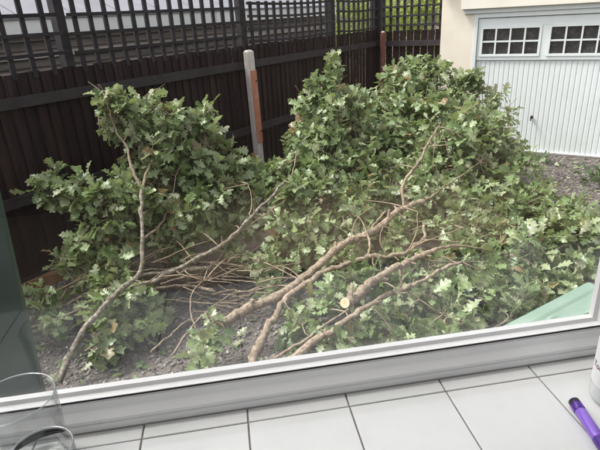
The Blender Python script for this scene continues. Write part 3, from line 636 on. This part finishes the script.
UP = np.array([0, 0, 1.])
all_leaves = []        # (branch key, p, R, s, k)
for key, b in BR.items():
    limbs = b['limbs']; base = px_path(limbs[0][0])
    base_pt = base[int(np.argmin([q[2] for q in base]))].copy()
    b['root'] = empty('oak_branch', (float(base_pt[0]), float(base_pt[1]), max(.0, float(base_pt[2]) - .03)), label=b['label'], cat='branch', group='felled oak branches heaped in the garden')
    samples = []
    for (lst, r0, r1, mt, nm) in limbs:
        P = smooth_path(px_path(lst), 5, .0022 + r0 * .10)
        for q in P: q[2] = max(q[2], r1 + .005)
        rad = [r0 + (r1 - r0) * i / (len(P) - 1) for i in range(len(P))]
        rad = [r * random.uniform(.90, 1.10) * (1.22 if random.random() < .10 else 1) for r in rad]
        if r0 > .018 and nm == 'limb':
            for _ in range(7):
                i = int(rng.integers(2, len(P) - 2)); t_ = P[i + 1] - P[i - 1]; t_ = t_ / np.linalg.norm(t_); sd_ = rng.normal(0, 1, 3); sd_ -= t_ * (sd_ @ t_); sd_ /= np.linalg.norm(sd_)
                dd_ = sd_ + t_ * .6; dd_ /= np.linalg.norm(dd_); ln = rng.uniform(.02, .07); rs = rad[i] * rng.uniform(.25, .5)
                MB().tube([P[i] + sd_ * rad[i] * .5, P[i] + sd_ * rad[i] * .9 + dd_ * .006, P[i] + sd_ * rad[i] + dd_ * ln], [rs * 1.7, rs * 1.1, rs * .8], 8).build('stub', M[mt], b['root'], smooth=False)
        samples += [(q, r) for q, r in zip(P, rad)]
        o = MB().tube(P, rad, 10 if r0 > .01 else 6).build(nm, M[mt], b['root'], smooth=True)
        if key in ('sawn', 'bent') and nm == 'limb':
            d = P[0] - P[1]; d = d / np.linalg.norm(d)
            MB().tube([P[0] + d * .0005, P[0] + d * .006], [rad[0] * .985, rad[0] * .95], 20).build('cut_face', M['cut'], b['root'])
    SP = np.array([q for q, r in samples]); tw = MB()
    for (cx, cy, cyd, rp) in b['clumps']:
        c = aty(cx, cy, cyd); rad = rp * np.linalg.norm(c - EYE) / FOC * .92
        j = int(np.argmin(np.linalg.norm(SP - c, axis=1))); st = SP[j]
        mid = (st + c) / 2 + rng.normal(0, .02, 3) + np.array([0, 0, .03])
        tw.tube(smooth_path([st, mid, c], 4), [.0065 - .003 * i / 8 for i in range(9)], 5)
        ns = max(3, int((4 + 600 * rad * rad + 16 * rad) * rng.uniform(.6, 1.15) * (.72 if key in ('upright', 'low_left', 'spray') else 1)))
        outdir = c - st; outdir = outdir / (np.linalg.norm(outdir) + 1e-6)
        for s_ in range(int(rng.integers(1, 4))):          # bare twigs poking out
            d = rng.normal(0, 1, 3) + outdir + np.array([0, -.5, .2]); d /= np.linalg.norm(d); q0 = c + rng.normal(0, rad * .3, 3); ln = rng.uniform(.9, 1.5) * rad
            P_ = [q0, q0 + d * ln * .35 + rng.normal(0, .02, 3), q0 + d * ln * .7 + rng.normal(0, .03, 3), q0 + d * ln + rng.normal(0, .04, 3)]
            for q in P_: q[2] = max(q[2], .01)
            r_ = rng.uniform(.0035, .006); tw.tube(P_, [r_, r_ * .85, r_ * .7, r_ * .45], 5)
        for s_ in range(ns):
            d = rng.normal(0, 1, 3); d /= np.linalg.norm(d)
            fr0 = rng.random() ** .45 if rng.random() < .85 else rng.uniform(1.05, 1.4)
            p = c + d * rad * fr0 * np.array([1, 1.0, .95])
            if p[2] < .03: p[2] = .03 + rng.random() * .05
            ax_ = d * .75 + outdir * .55 + UP * .25 + rng.normal(0, .45, 3); ax_ /= np.linalg.norm(ax_)
            tl = rng.uniform(.07, .19); tip = p + ax_ * tl * .4; bs = p - ax_ * tl * .6
            if rng.random() < .55 or fr0 > 1:
                tw.tube(smooth_path([c + d * rad * .1, (c + bs) / 2 + rng.normal(0, .012, 3), bs, tip], 2), [.0034 - .0018 * i / 6 for i in range(7)], 4, cap=False)
            nl = rng.integers(6, 11); ph0 = rng.random() * 6.28
            e1 = np.cross(ax_, [.3, .2, 1]); e1 /= np.linalg.norm(e1); e2 = np.cross(ax_, e1)
            size = rng.uniform(.092, .140)
            for k in range(nl):
                ph = ph0 + k * 2.4; th = rng.uniform(.65, 1.45) if k else rng.uniform(.2, .6)
                side = e1 * math.cos(ph) + e2 * math.sin(ph)
                v = ax_ * math.cos(th) + side * math.sin(th); v[2] -= rng.uniform(-.05, .55); v /= np.linalg.norm(v)
                nr_ = ax_ * .7 + UP * .6 + rng.normal(0, .55, 3)
                pb = tip - ax_ * (tl * .85 * (k / nl) ** 1.3)
                s = size * rng.uniform(.55, 1.15)
                if pb[2] + v[2] * s < .012: v[2] = abs(v[2]) * .3 + .05; v /= np.linalg.norm(v); pb = pb.copy(); pb[2] = max(pb[2], .015)
                all_leaves.append((key, pb, leaf_frame(v, nr_), s, int(rng.integers(0, 14))))
    if key in ('low_dark', 'arching'):
        for _ in range(42):
            x0 = rng.uniform(95, 265); y0 = rng.uniform(262, 312); yy = rng.uniform(3.1, 3.7); q0 = aty(x0, y0, yy); a = rng.normal(.35, .5)
            d = np.array([math.cos(a), math.sin(a) * .6, rng.normal(0, .16)]); ln = rng.uniform(.25, .7); P_ = [q0]
            for k in range(5): P_.append(P_[-1] + d * ln / 5 + rng.normal(0, .018, 3))
            for q in P_: q[2] = max(q[2], .012 + rng.random() * .02)
            r_ = rng.uniform(.003, .009); tw.tube(P_, [r_ * (1 - .12 * k) for k in range(6)], 5)
    o = tw.build('twigs', M['twig'], b['root'], smooth=True); o['kind'] = 'stuff'
# the leaves in plain view become objects of their own, the rest of each crown stays one mass
C_ = np.array([p + Rm[:, 1] * s * .5 for (_, p, Rm, s, _) in all_leaves]); X_, Y_, Z_ = proj(C_)
cell = {}
for i in np.argsort(Z_):
    if not (2 < X_[i] < 598 and 2 < Y_[i] < 385): continue
    k = (int(X_[i] // 5), int(Y_[i] // 5)); cell.setdefault(k, []).append(i)
score = np.full(len(all_leaves), 9.0)
for k, l in cell.items():
    for j, i in enumerate(l[:2]):
        front = sum(1 for a in (-1, 0, 1) for b_ in (-1, 0, 1) if (k[0] + a, k[1] + b_) in cell and Z_[cell[(k[0] + a, k[1] + b_)][0]] < Z_[i] - .08)
        score[i] = j + front * .25
LEAFN = 0
for key, b in BR.items():
    idx = [i for i, l in enumerate(all_leaves) if l[0] == key]
    vis = sorted([i for i in idx if score[i] < 2.6], key=lambda i: (score[i], Z_[i]))[:230]
    vset = set(vis); rl = np.array(b['root'].location)
    for i in vis:
        _, p, Rm, s, k = all_leaves[i]
        o = bpy.data.objects.new('leaf', leaf_meshes[k]); COL.objects.link(o); o.parent = b['root']
        mm = Matrix([list(Rm[r] * s) + [float(p[r] - rl[r])] for r in range(3)] + [[0, 0, 0, 1]]); o.matrix_basis = mm; LEAFN += 1
    join_leaves('foliage', [all_leaves[i][1:] for i in idx if i not in vset], LT, M['leaf'], b['root'])
print('LEAVES', len(all_leaves), 'single', LEAFN)

# loose sticks on the heap
sticks = [([(22, 330, 2.95), (60, 318, 3.0), (92, 303, 3.1)], .009, 'short pale stick lying lowest at left by the fence foot'),
          ([(150, 352, 2.6), (170, 335, 2.75), (185, 322, 2.85), (200, 318, 2.9)], .007, 'thin forked stick lying on the bare gravel'),
          ([(148, 300, 3.15), (180, 300, 3.2), (215, 305, 3.15), (245, 310, 3.1)], .006, 'thin brown stick across the dark hollow of the heap'),
          ([(150, 262, 3.55), (180, 262, 3.6), (215, 262, 3.65), (250, 268, 3.6)], .012, 'grey stick lying flat across the hollow below arching branch'),
          ([(160, 285, 3.3), (190, 277, 3.4), (230, 280, 3.4), (262, 283, 3.35)], .009, 'brown stick lying flat beneath the grey stick'),
          ([(285, 302, 2.85), (298, 320, 2.7), (310, 338, 2.5)], .005, 'thin stick slanting down between the two thick limbs'),
          ([(195, 330, 2.8), (190, 300, 3.0), (205, 275, 3.3), (212, 262, 3.5)], .006, 'thin dark stick standing upright in the hollow')]
for pth, r, lab in sticks:
    P = smooth_path(px_path(pth), 6, .004)
    for q in P: q[2] = max(q[2], r + .004)
    MBs = MB().tube(P, [r * random.uniform(.85, 1.1) * (1 - .4 * i / len(P)) for i in range(len(P))], 7)
    c0 = tuple(P[0]); o = MBs.build('stick', M['bark'], smooth=True, loc=c0); tag(o, lab, 'stick', 'loose sticks on the heap')

# ------------------------------------------------------------------ gravel chips
tmpl = []
for k in range(4):
    rr = random.Random(k); n = 5
    ring = [(math.cos(6.283 * i / n) * rr.uniform(.7, 1.1), math.sin(6.283 * i / n) * rr.uniform(.5, .9)) for i in range(n)]
    V = [(x, y, 0) for x, y in ring] + [(x * .8, y * .8, .35 + rr.uniform(0, .2)) for x, y in ring]
    tmpl.append((np.array(V), [tuple(range(n, 2 * n))] + [(i, (i + 1) % n, n + (i + 1) % n, n + i) for i in range(n)]))
chips = []
def chip_area(n, x0, x1, y0, y1, s0, s1):
    for _ in range(n):
        x = rng.uniform(x0, x1); y = rng.uniform(y0, y1)
        if np.dot(np.array([x, y, 0]) - fo, fn) > -.08 or np.dot(np.array([x, y, 0]) - ga, gn) > -.10: continue
        a = rng.random() * 6.28; t = rng.normal(0, .22, 2)
        Rm = np.array([[math.cos(a), -math.sin(a), 0], [math.sin(a), math.cos(a), 0], [0, 0, 1]]) @ np.array([[1, 0, t[0]], [0, 1, t[1]], [-t[0], -t[1], 1]])
        chips.append((np.array([x, y, .001]), Rm, rng.uniform(s0, s1), int(rng.integers(0, 4))))
chip_area(9000, -2.6, 1.4, 2.0, 4.2, .009, .022); chip_area(9000, -2.6, 1.4, 2.0, 4.2, .004, .009)
chip_area(13000, 1.8, 5.2, 4.2, 7.6, .010, .026)
vs_, fs_, off = [], [], 0
for (p, Rm, s, k) in chips:
    V, F_ = tmpl[k]; vs_.append((V * s) @ Rm.T + p); fs_ += [tuple(i + off for i in q) for q in F_]; off += len(V)
me = bpy.data.meshes.new('gravel'); me.from_pydata(np.concatenate(vs_).tolist(), [], fs_); me.update()
M2 = M['chip']; t = M2.node_tree; p = t.nodes['Principled BSDF']; gi = t.nodes.new('ShaderNodeNewGeometry')
hv = t.nodes.new('ShaderNodeHueSaturation'); rg = t.nodes.new('ShaderNodeMapRange'); rg.inputs[3].default_value = .5; rg.inputs[4].default_value = 1.5
t.links.new(gi.outputs['Random Per Island'], rg.inputs[0]); t.links.new(rg.outputs[0], hv.inputs['Value'])
src = p.inputs['Base Color'].links[0].from_socket; t.links.new(src, hv.inputs['Color']); t.links.new(hv.outputs[0], p.inputs['Base Color'])
me.materials.append(M2); o = bpy.data.objects.new('gravel', me); COL.objects.link(o)
tag(o, 'grey brown slate gravel covering the yard', 'gravel', kind='stuff')

# torn leaves and bits dropped on the gravel
lit = []
for _ in range(170):
    px = rng.uniform(40, 330) if rng.random() < .75 else rng.uniform(520, 600); py = rng.uniform(300, 385) if px < 400 else rng.uniform(160, 215)
    c = atz(px, py, 0); c[2] = .014 + rng.random() * .01; a = rng.random() * 6.28
    lit.append((c, leaf_frame(np.array([math.cos(a), math.sin(a), rng.normal(0, .12)]), UP * (1 if rng.random() < .7 else -1) + rng.normal(0, .25, 3)), rng.uniform(.03, .10), int(rng.integers(0, 14))))
root0 = empty('tmp_root'); o = join_leaves('leaf_litter', lit, LT, M['leaf'], root0); o.parent = None; bpy.data.objects.remove(root0)
tag(o, 'torn oak leaves scattered over the bare gravel', 'leaf litter', kind='stuff')

# weeds at the garage foot
def weed(px, py, n, size, label):
    c = atz(px, py, .0); e = empty('weed', tuple(c), label=label, cat='plant', group='weeds in the gravel')
    for i in range(n):
        a = rng.random() * 6.28; el = rng.uniform(.2, 1.1); r = rng.random() ** .5 * size * .7
        v = np.array([math.cos(a) * math.cos(el), math.sin(a) * math.cos(el), math.sin(el)])
        p = c + np.array([math.cos(a) * r, math.sin(a) * r, rng.random() * size * .5 + .01])
        o = bpy.data.objects.new('leaf', weed_mesh); COL.objects.link(o); o.parent = e
        Rm = leaf_frame(v, UP + rng.normal(0, .4, 3)); s = size * rng.uniform(.16, .34); q = p - c
        o.matrix_basis = Matrix([list(Rm[k] * s) + [float(q[k])] for k in range(3)] + [[0, 0, 0, 1]])
    st = MB()
    for i in range(5): st.tube([c, c + np.array([rng.uniform(-.4, .4) * size, rng.uniform(-.4, .4) * size, size * .5])], [.004, .002], 5)
    st.build('stem', M['weed'], e)
wv = [(-.02, 0, 0), (.02, 0, 0), (-.16, .3, .03), (0, .3, 0), (.16, .3, .03), (-.18, .6, .0), (0, .6, -.04), (.18, .6, .0), (0, 1, -.12)]
weed_mesh = bpy.data.meshes.new('weed_leaf'); weed_mesh.from_pydata(wv, [], [(0, 1, 3), (0, 3, 2), (1, 4, 3), (2, 3, 6, 5), (3, 4, 7, 6), (5, 6, 8), (6, 7, 8)]); weed_mesh.update(); weed_mesh.materials.append(M['weed'])
weed(535, 163, 90, .26, 'dark green weed growing by the foot of garage door')
weed(561, 167, 30, .10, 'tiny weed in open gravel before garage door')
weed(601, 184, 130, .34, 'pale green weed at right edge on the gravel')

# timber baulk at the fence foot
a_ = atz(20, 296, 0.0); b_ = atz(92, 272, 0.0); d = b_ - a_; L_b = np.linalg.norm(d); d /= L_b; nn = np.array([-d[1], d[0], 0])
TB = frame(a_, d, nn); o = MB().box(0, L_b + .5, 0, .12, .002, .105, TB).build('timber_baulk', M['sleeper'], loc=tuple(a_), bevel=.006)
tag(o, 'weathered brown timber baulk lying along the fence foot', 'timber')

# ------------------------------------------------------------------ dark green screen beside the window
scr = empty('garden_screen', tuple(W(-.75, .97, 0)), label='dark green boarded screen at left edge outside the glass', cat='screen')
p0 = np.array([.0, .0]); ztop = 1.95
def u_at(z): return -.560 + .0665 * z     # leaning free edge
for i in range(6):
    s1 = lambda z: u_at(z) - i * .105; s0 = lambda z: u_at(z) - (i + 1) * .105 + .006
    V = [W(s0(0), .96, 0), W(s1(0), .96, 0), W(s1(0), .98, 0), W(s0(0), .98, 0), W(s0(ztop), .96, ztop), W(s1(ztop), .96, ztop), W(s1(ztop), .98, ztop), W(s0(ztop), .98, ztop)]
    MB().add(V, [(0, 3, 2, 1), (4, 5, 6, 7), (0, 1, 5, 4), (1, 2, 6, 5), (2, 3, 7, 6), (3, 0, 4, 7)]).build('board', M['screen'], scr, bevel=.003)
for z in (.3, 1.0, 1.75): MB().box(u_at(z) - .62, u_at(z) - .02, .981, 1.01, z - .04, z + .04, W).build('batten', M['screen'], scr)
MB().box(u_at(1.95) - .66, u_at(1.95), .95, 1.0, 1.951, 1.97, W).build('cap', M['screen'], scr)

# ------------------------------------------------------------------ green wheelie bin below the window
A = np.array([.696, 1.479, 0]); e1 = np.array([1.113 - .696, 1.724 - 1.479, 0]); e1 /= np.linalg.norm(e1); e2 = np.array([e1[1], -e1[0], 0])
K = frame(A, e1, e2)                    # (towards hinge, towards the house, up)
LW, LD, LZ = .53, .56, 1.06
bn = empty('wheelie_bin', tuple(K(LW / 2, LD / 2, 0)), label='green plastic wheelie bin with flat lid under the window', cat='bin')
def ring(i, z, r=.0): return [K(i, i, z), K(LW - i, i, z), K(LW - i, LD - i, z), K(i, LD - i, z)]
mb = MB(); V = ring(.09, .05) + ring(.025, .95) + ring(.0, .955) + ring(0, 1.0)
f = [(3, 2, 1, 0)] + [(k + 4 * j, (k + 1) % 4 + 4 * j, (k + 1) % 4 + 4 * j + 4, k + 4 * j + 4) for j in range(3) for k in range(4)]
mb.add(V, f).build('body', M['bin'], bn, bevel=.01)
mb = MB(); V = ring(-.012, 1.003) + ring(-.012, 1.030) + ring(.004, 1.042) + ring(.05, 1.058) + ring(.065, 1.052)
f = [(3, 2, 1, 0)] + [(k + 4 * j, (k + 1) % 4 + 4 * j, (k + 1) % 4 + 4 * j + 4, k + 4 * j + 4) for j in range(4) for k in range(4)] + [(16, 17, 18, 19)]
lid = mb.add(V, f).build('lid', M['bin'], bn, bevel=.006)
MB().tube([K(LW - .02, .06, 1.052), K(LW + .03, .06, 1.062), K(LW + .03, .22, 1.062), K(LW - .02, .22, 1.052)], [.012] * 4, 10).build('handle', M['bin'], bn, smooth=True)
MB().lathe([(0.001, .006), (.022, .006), (.030, .016), (.040, .016), (.050, .004), (.052, 0)], tuple(K(.155, .118, 1.0525)), 28).build('lid_boss', M['bin'], lid, smooth=True)
mb = MB(); mb.tube([K(.28, .13, 1.054), K(.40, .14, 1.057), K(.44, .20, 1.057), K(.44, .44, 1.054)], [.006, .010, .010, .006], 8); mb.build('lid_rib', M['bin'], lid, smooth=True)
for s in (.06, LD - .06):
    MB().tube([K(LW - .06, s - .03, .1), K(LW - .06, s + .03, .1)], [.1, .1], 24).build('wheel', M['black'], bn)

# ------------------------------------------------------------------ hedge and shrubs beyond the fences
hm = [(np.array([(-.28, .3, .05), (0, 0, 0), (.28, .3, .05), (0, 1, -.08), (0, .45, -.04)]), [(0, 1, 4), (1, 2, 4), (2, 3, 4), (3, 0, 4)])]
def shrub(x, y, h, r, n, label, zb=.9):
    e = empty('shrub', (x, y, 0), label=label, cat='shrub', group='shrubs beyond the fence')
    L = []; cl = [(np.array([x, y, zb + (h - zb) * .5]) + rng.normal(0, 1, 3) * np.array([r * .5, r * .5, (h - zb) * .25]), rng.uniform(.25, .45) * r) for _ in range(26)]
    tr = MB()
    for i in range(7):
        t = cl[i][0]; tr.tube(smooth_path([(x + rng.normal(0, .05), y + rng.normal(0, .05), 0), (x + rng.normal(0, .1), y + rng.normal(0, .1), zb * .7), t], 4), [.03 - .003 * k for k in range(9)], 6)
    tr.build('trunk', M['bark'], e, smooth=True)
    for i in range(n):
        c, cr = cl[rng.integers(0, len(cl))]; d = rng.normal(0, 1, 3); d /= np.linalg.norm(d); p = c + d * cr * rng.random() ** .4
        v = d + rng.normal(0, .6, 3); L.append((p, leaf_frame(v, UP + d * .6 + rng.normal(0, .5, 3)), rng.uniform(.06, .11), 0))
    join_leaves('crown', L, hm, M['hedge'], e, kind='stuff')
def beyond(px, y): q = aty(px, 15, y); return q[0], q[1]
x, y = beyond(300, 12.5); shrub(x, y, 3.3, 1.1, 3200, 'light green shrub behind the pale shed roof end')
x, y = beyond(350, 11.5); shrub(x, y, 3.0, .9, 2600, 'light green shrub behind the trellis by the fence corner')
x, y = beyond(395, 11.3); shrub(x, y, 3.0, .9, 2600, 'yellow green shrub behind left half of short fence')
x, y = beyond(432, 11.0); shrub(x, y, 3.2, .9, 2600, 'yellow green shrub tight against the garage side wall')

# ------------------------------------------------------------------ things on the sill
def WU(u, d, z=SILL): return tuple(W(u, d, z))
def tumbler(u, d, r, h, label, taper=.86):
    c = WU(u, d, SILL + .0006); e = empty('drinking_glass', c, label=label, cat='glass', group='glasses on the sill')
    t = .0014
    prof = [(.0005, 0), (r * taper - .003, 0), (r * taper, .003), (r, h - .001), (r - t / 2, h), (r - t, h - .001), (r * taper - t, .008), (r * taper - .006, .0065), (.0005, .006)]
    MB().lathe(prof, c, 56).build('body', M['tumbler'], e, smooth=True)
    MB().lathe([(r - t * 1.3, h - .0012), (r - t / 2, h + .0004), (r + t * .4, h - .0012), (r - t / 2, h - .002), (r - t * 1.3, h - .0012)], c, 56).build('rim', M['rimglass'], e, smooth=True)
    return e, c
M['rimglass'] = glass_mat('rim_glass', tint=(.75, .78, .78), base=.22, gain=.8)
tumbler(-.292, .527, .047, .118, 'tall clear drinking glass at left end of sill, behind the other', .9)
e, c = tumbler(-.250, .4685, .0345, .088, 'shorter clear drinking glass in front of the taller glass', .92)
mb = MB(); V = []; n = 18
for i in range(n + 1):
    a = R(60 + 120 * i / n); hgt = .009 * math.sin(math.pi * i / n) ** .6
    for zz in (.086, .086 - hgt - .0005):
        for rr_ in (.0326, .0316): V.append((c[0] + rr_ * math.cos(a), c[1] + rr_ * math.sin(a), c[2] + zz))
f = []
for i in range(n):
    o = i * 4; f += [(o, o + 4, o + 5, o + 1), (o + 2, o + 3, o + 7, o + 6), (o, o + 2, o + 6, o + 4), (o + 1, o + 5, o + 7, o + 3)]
mb.add(V, f).build('reflection_arc', M['dark'], e, smooth=True)  # dark arc modelled in place of a reflection inside the front glass

pen = empty('marker_pen', WU(.43, .45), label='purple plastic pen with black end lying on the tiles', cat='pen')
p0 = np.array(W(.4345, .486, SILL + .0088)); p1 = np.array(W(.412, .366, SILL + .0088)); dd = (p1 - p0)
def pt_(t): return p0 + dd * t
MB().tube([pt_(-.01), pt_(0), pt_(.05), pt_(.055)], [.0055, .0075, .0078, .0078], 20).build('end_cap', M['pencap'], pen, smooth=True)
MB().tube([pt_(.0551), pt_(.06), pt_(.15), pt_(.155)], [.0076, .0080, .0080, .0076], 20).build('collar', M['band'], pen, smooth=True)
for k in range(6):
    a = 6.283 * k / 6; up_ = np.array([0, 0, 1.]); sd_ = np.cross(dd / np.linalg.norm(dd), up_)
    off = (up_ * math.sin(a) + sd_ * math.cos(a)) * .0077
    MB().tube([pt_(.07) + off, pt_(.148) + off], [.0011, .0011], 6).build('grip_rib', M['pen'], pen)
MB().tube([pt_(.1551), pt_(.16), pt_(.54), pt_(.55)], [.0074, .0078, .0078, .0074], 20).build('barrel', M['pen'], pen, smooth=True)
MB().tube([pt_(.5501), pt_(.56), pt_(.98), pt_(1.0)], [.0076, .0082, .0080, .0066], 20).build('cap', M['band'], pen, smooth=True)

bt = empty('bottle', WU(.499, .485), label='translucent white plastic bottle with red print at right end of sill', cat='bottle')
c = WU(.499, .485, SILL + .0006); r = .034
MB().lathe([(.0005, 0), (r - .006, 0), (r - .001, .004), (r, .010), (r, .115), (r - .004, .128), (.016, .142), (.012, .146), (.012, .152), (.0005, .152)], c, 48).build('body', M['bottle'], bt, smooth=True)
MB().lathe([(.0005, .1522), (.0145, .1522), (.0145, .170), (.013, .172), (.0005, .172)], c, 32).build('cap', M['paper'], bt, smooth=True)
mb = MB(); V = []; n = 28
for i in range(n + 1):
    a = R(120 + 220 * i / n)
    for zz in (.030, .100): V.append((c[0] + (r + .0006) * math.cos(a), c[1] + (r + .0006) * math.sin(a), c[2] + zz))
lab = mb.add(V, [(2 * i, 2 * i + 2, 2 * i + 3, 2 * i + 1) for i in range(n)]).build('label', M['paper'], bt, smooth=True)
tcu = bpy.data.curves.new('lettering', 'FONT'); tcu.body = 'Tou'; tcu.size = .0125; tcu.extrude = 0
tob = bpy.data.objects.new('lettering_tmp', tcu); COL.objects.link(tob)
dg = bpy.context.evaluated_depsgraph_get(); tme = bpy.data.meshes.new_from_object(tob.evaluated_get(dg)); bpy.data.objects.remove(tob)
TA = 160.0
for v in tme.vertices:
    a = R(TA) + v.co.x / r; z = .056 + v.co.y
    v.co = Vector((c[0] + (r + .0011) * math.cos(a), c[1] + (r + .0011) * math.sin(a), c[2] + z)) - bt.location
tme.materials.clear(); tme.materials.append(M['ink']); to = bpy.data.objects.new('lettering', tme); COL.objects.link(to); to.parent = bt
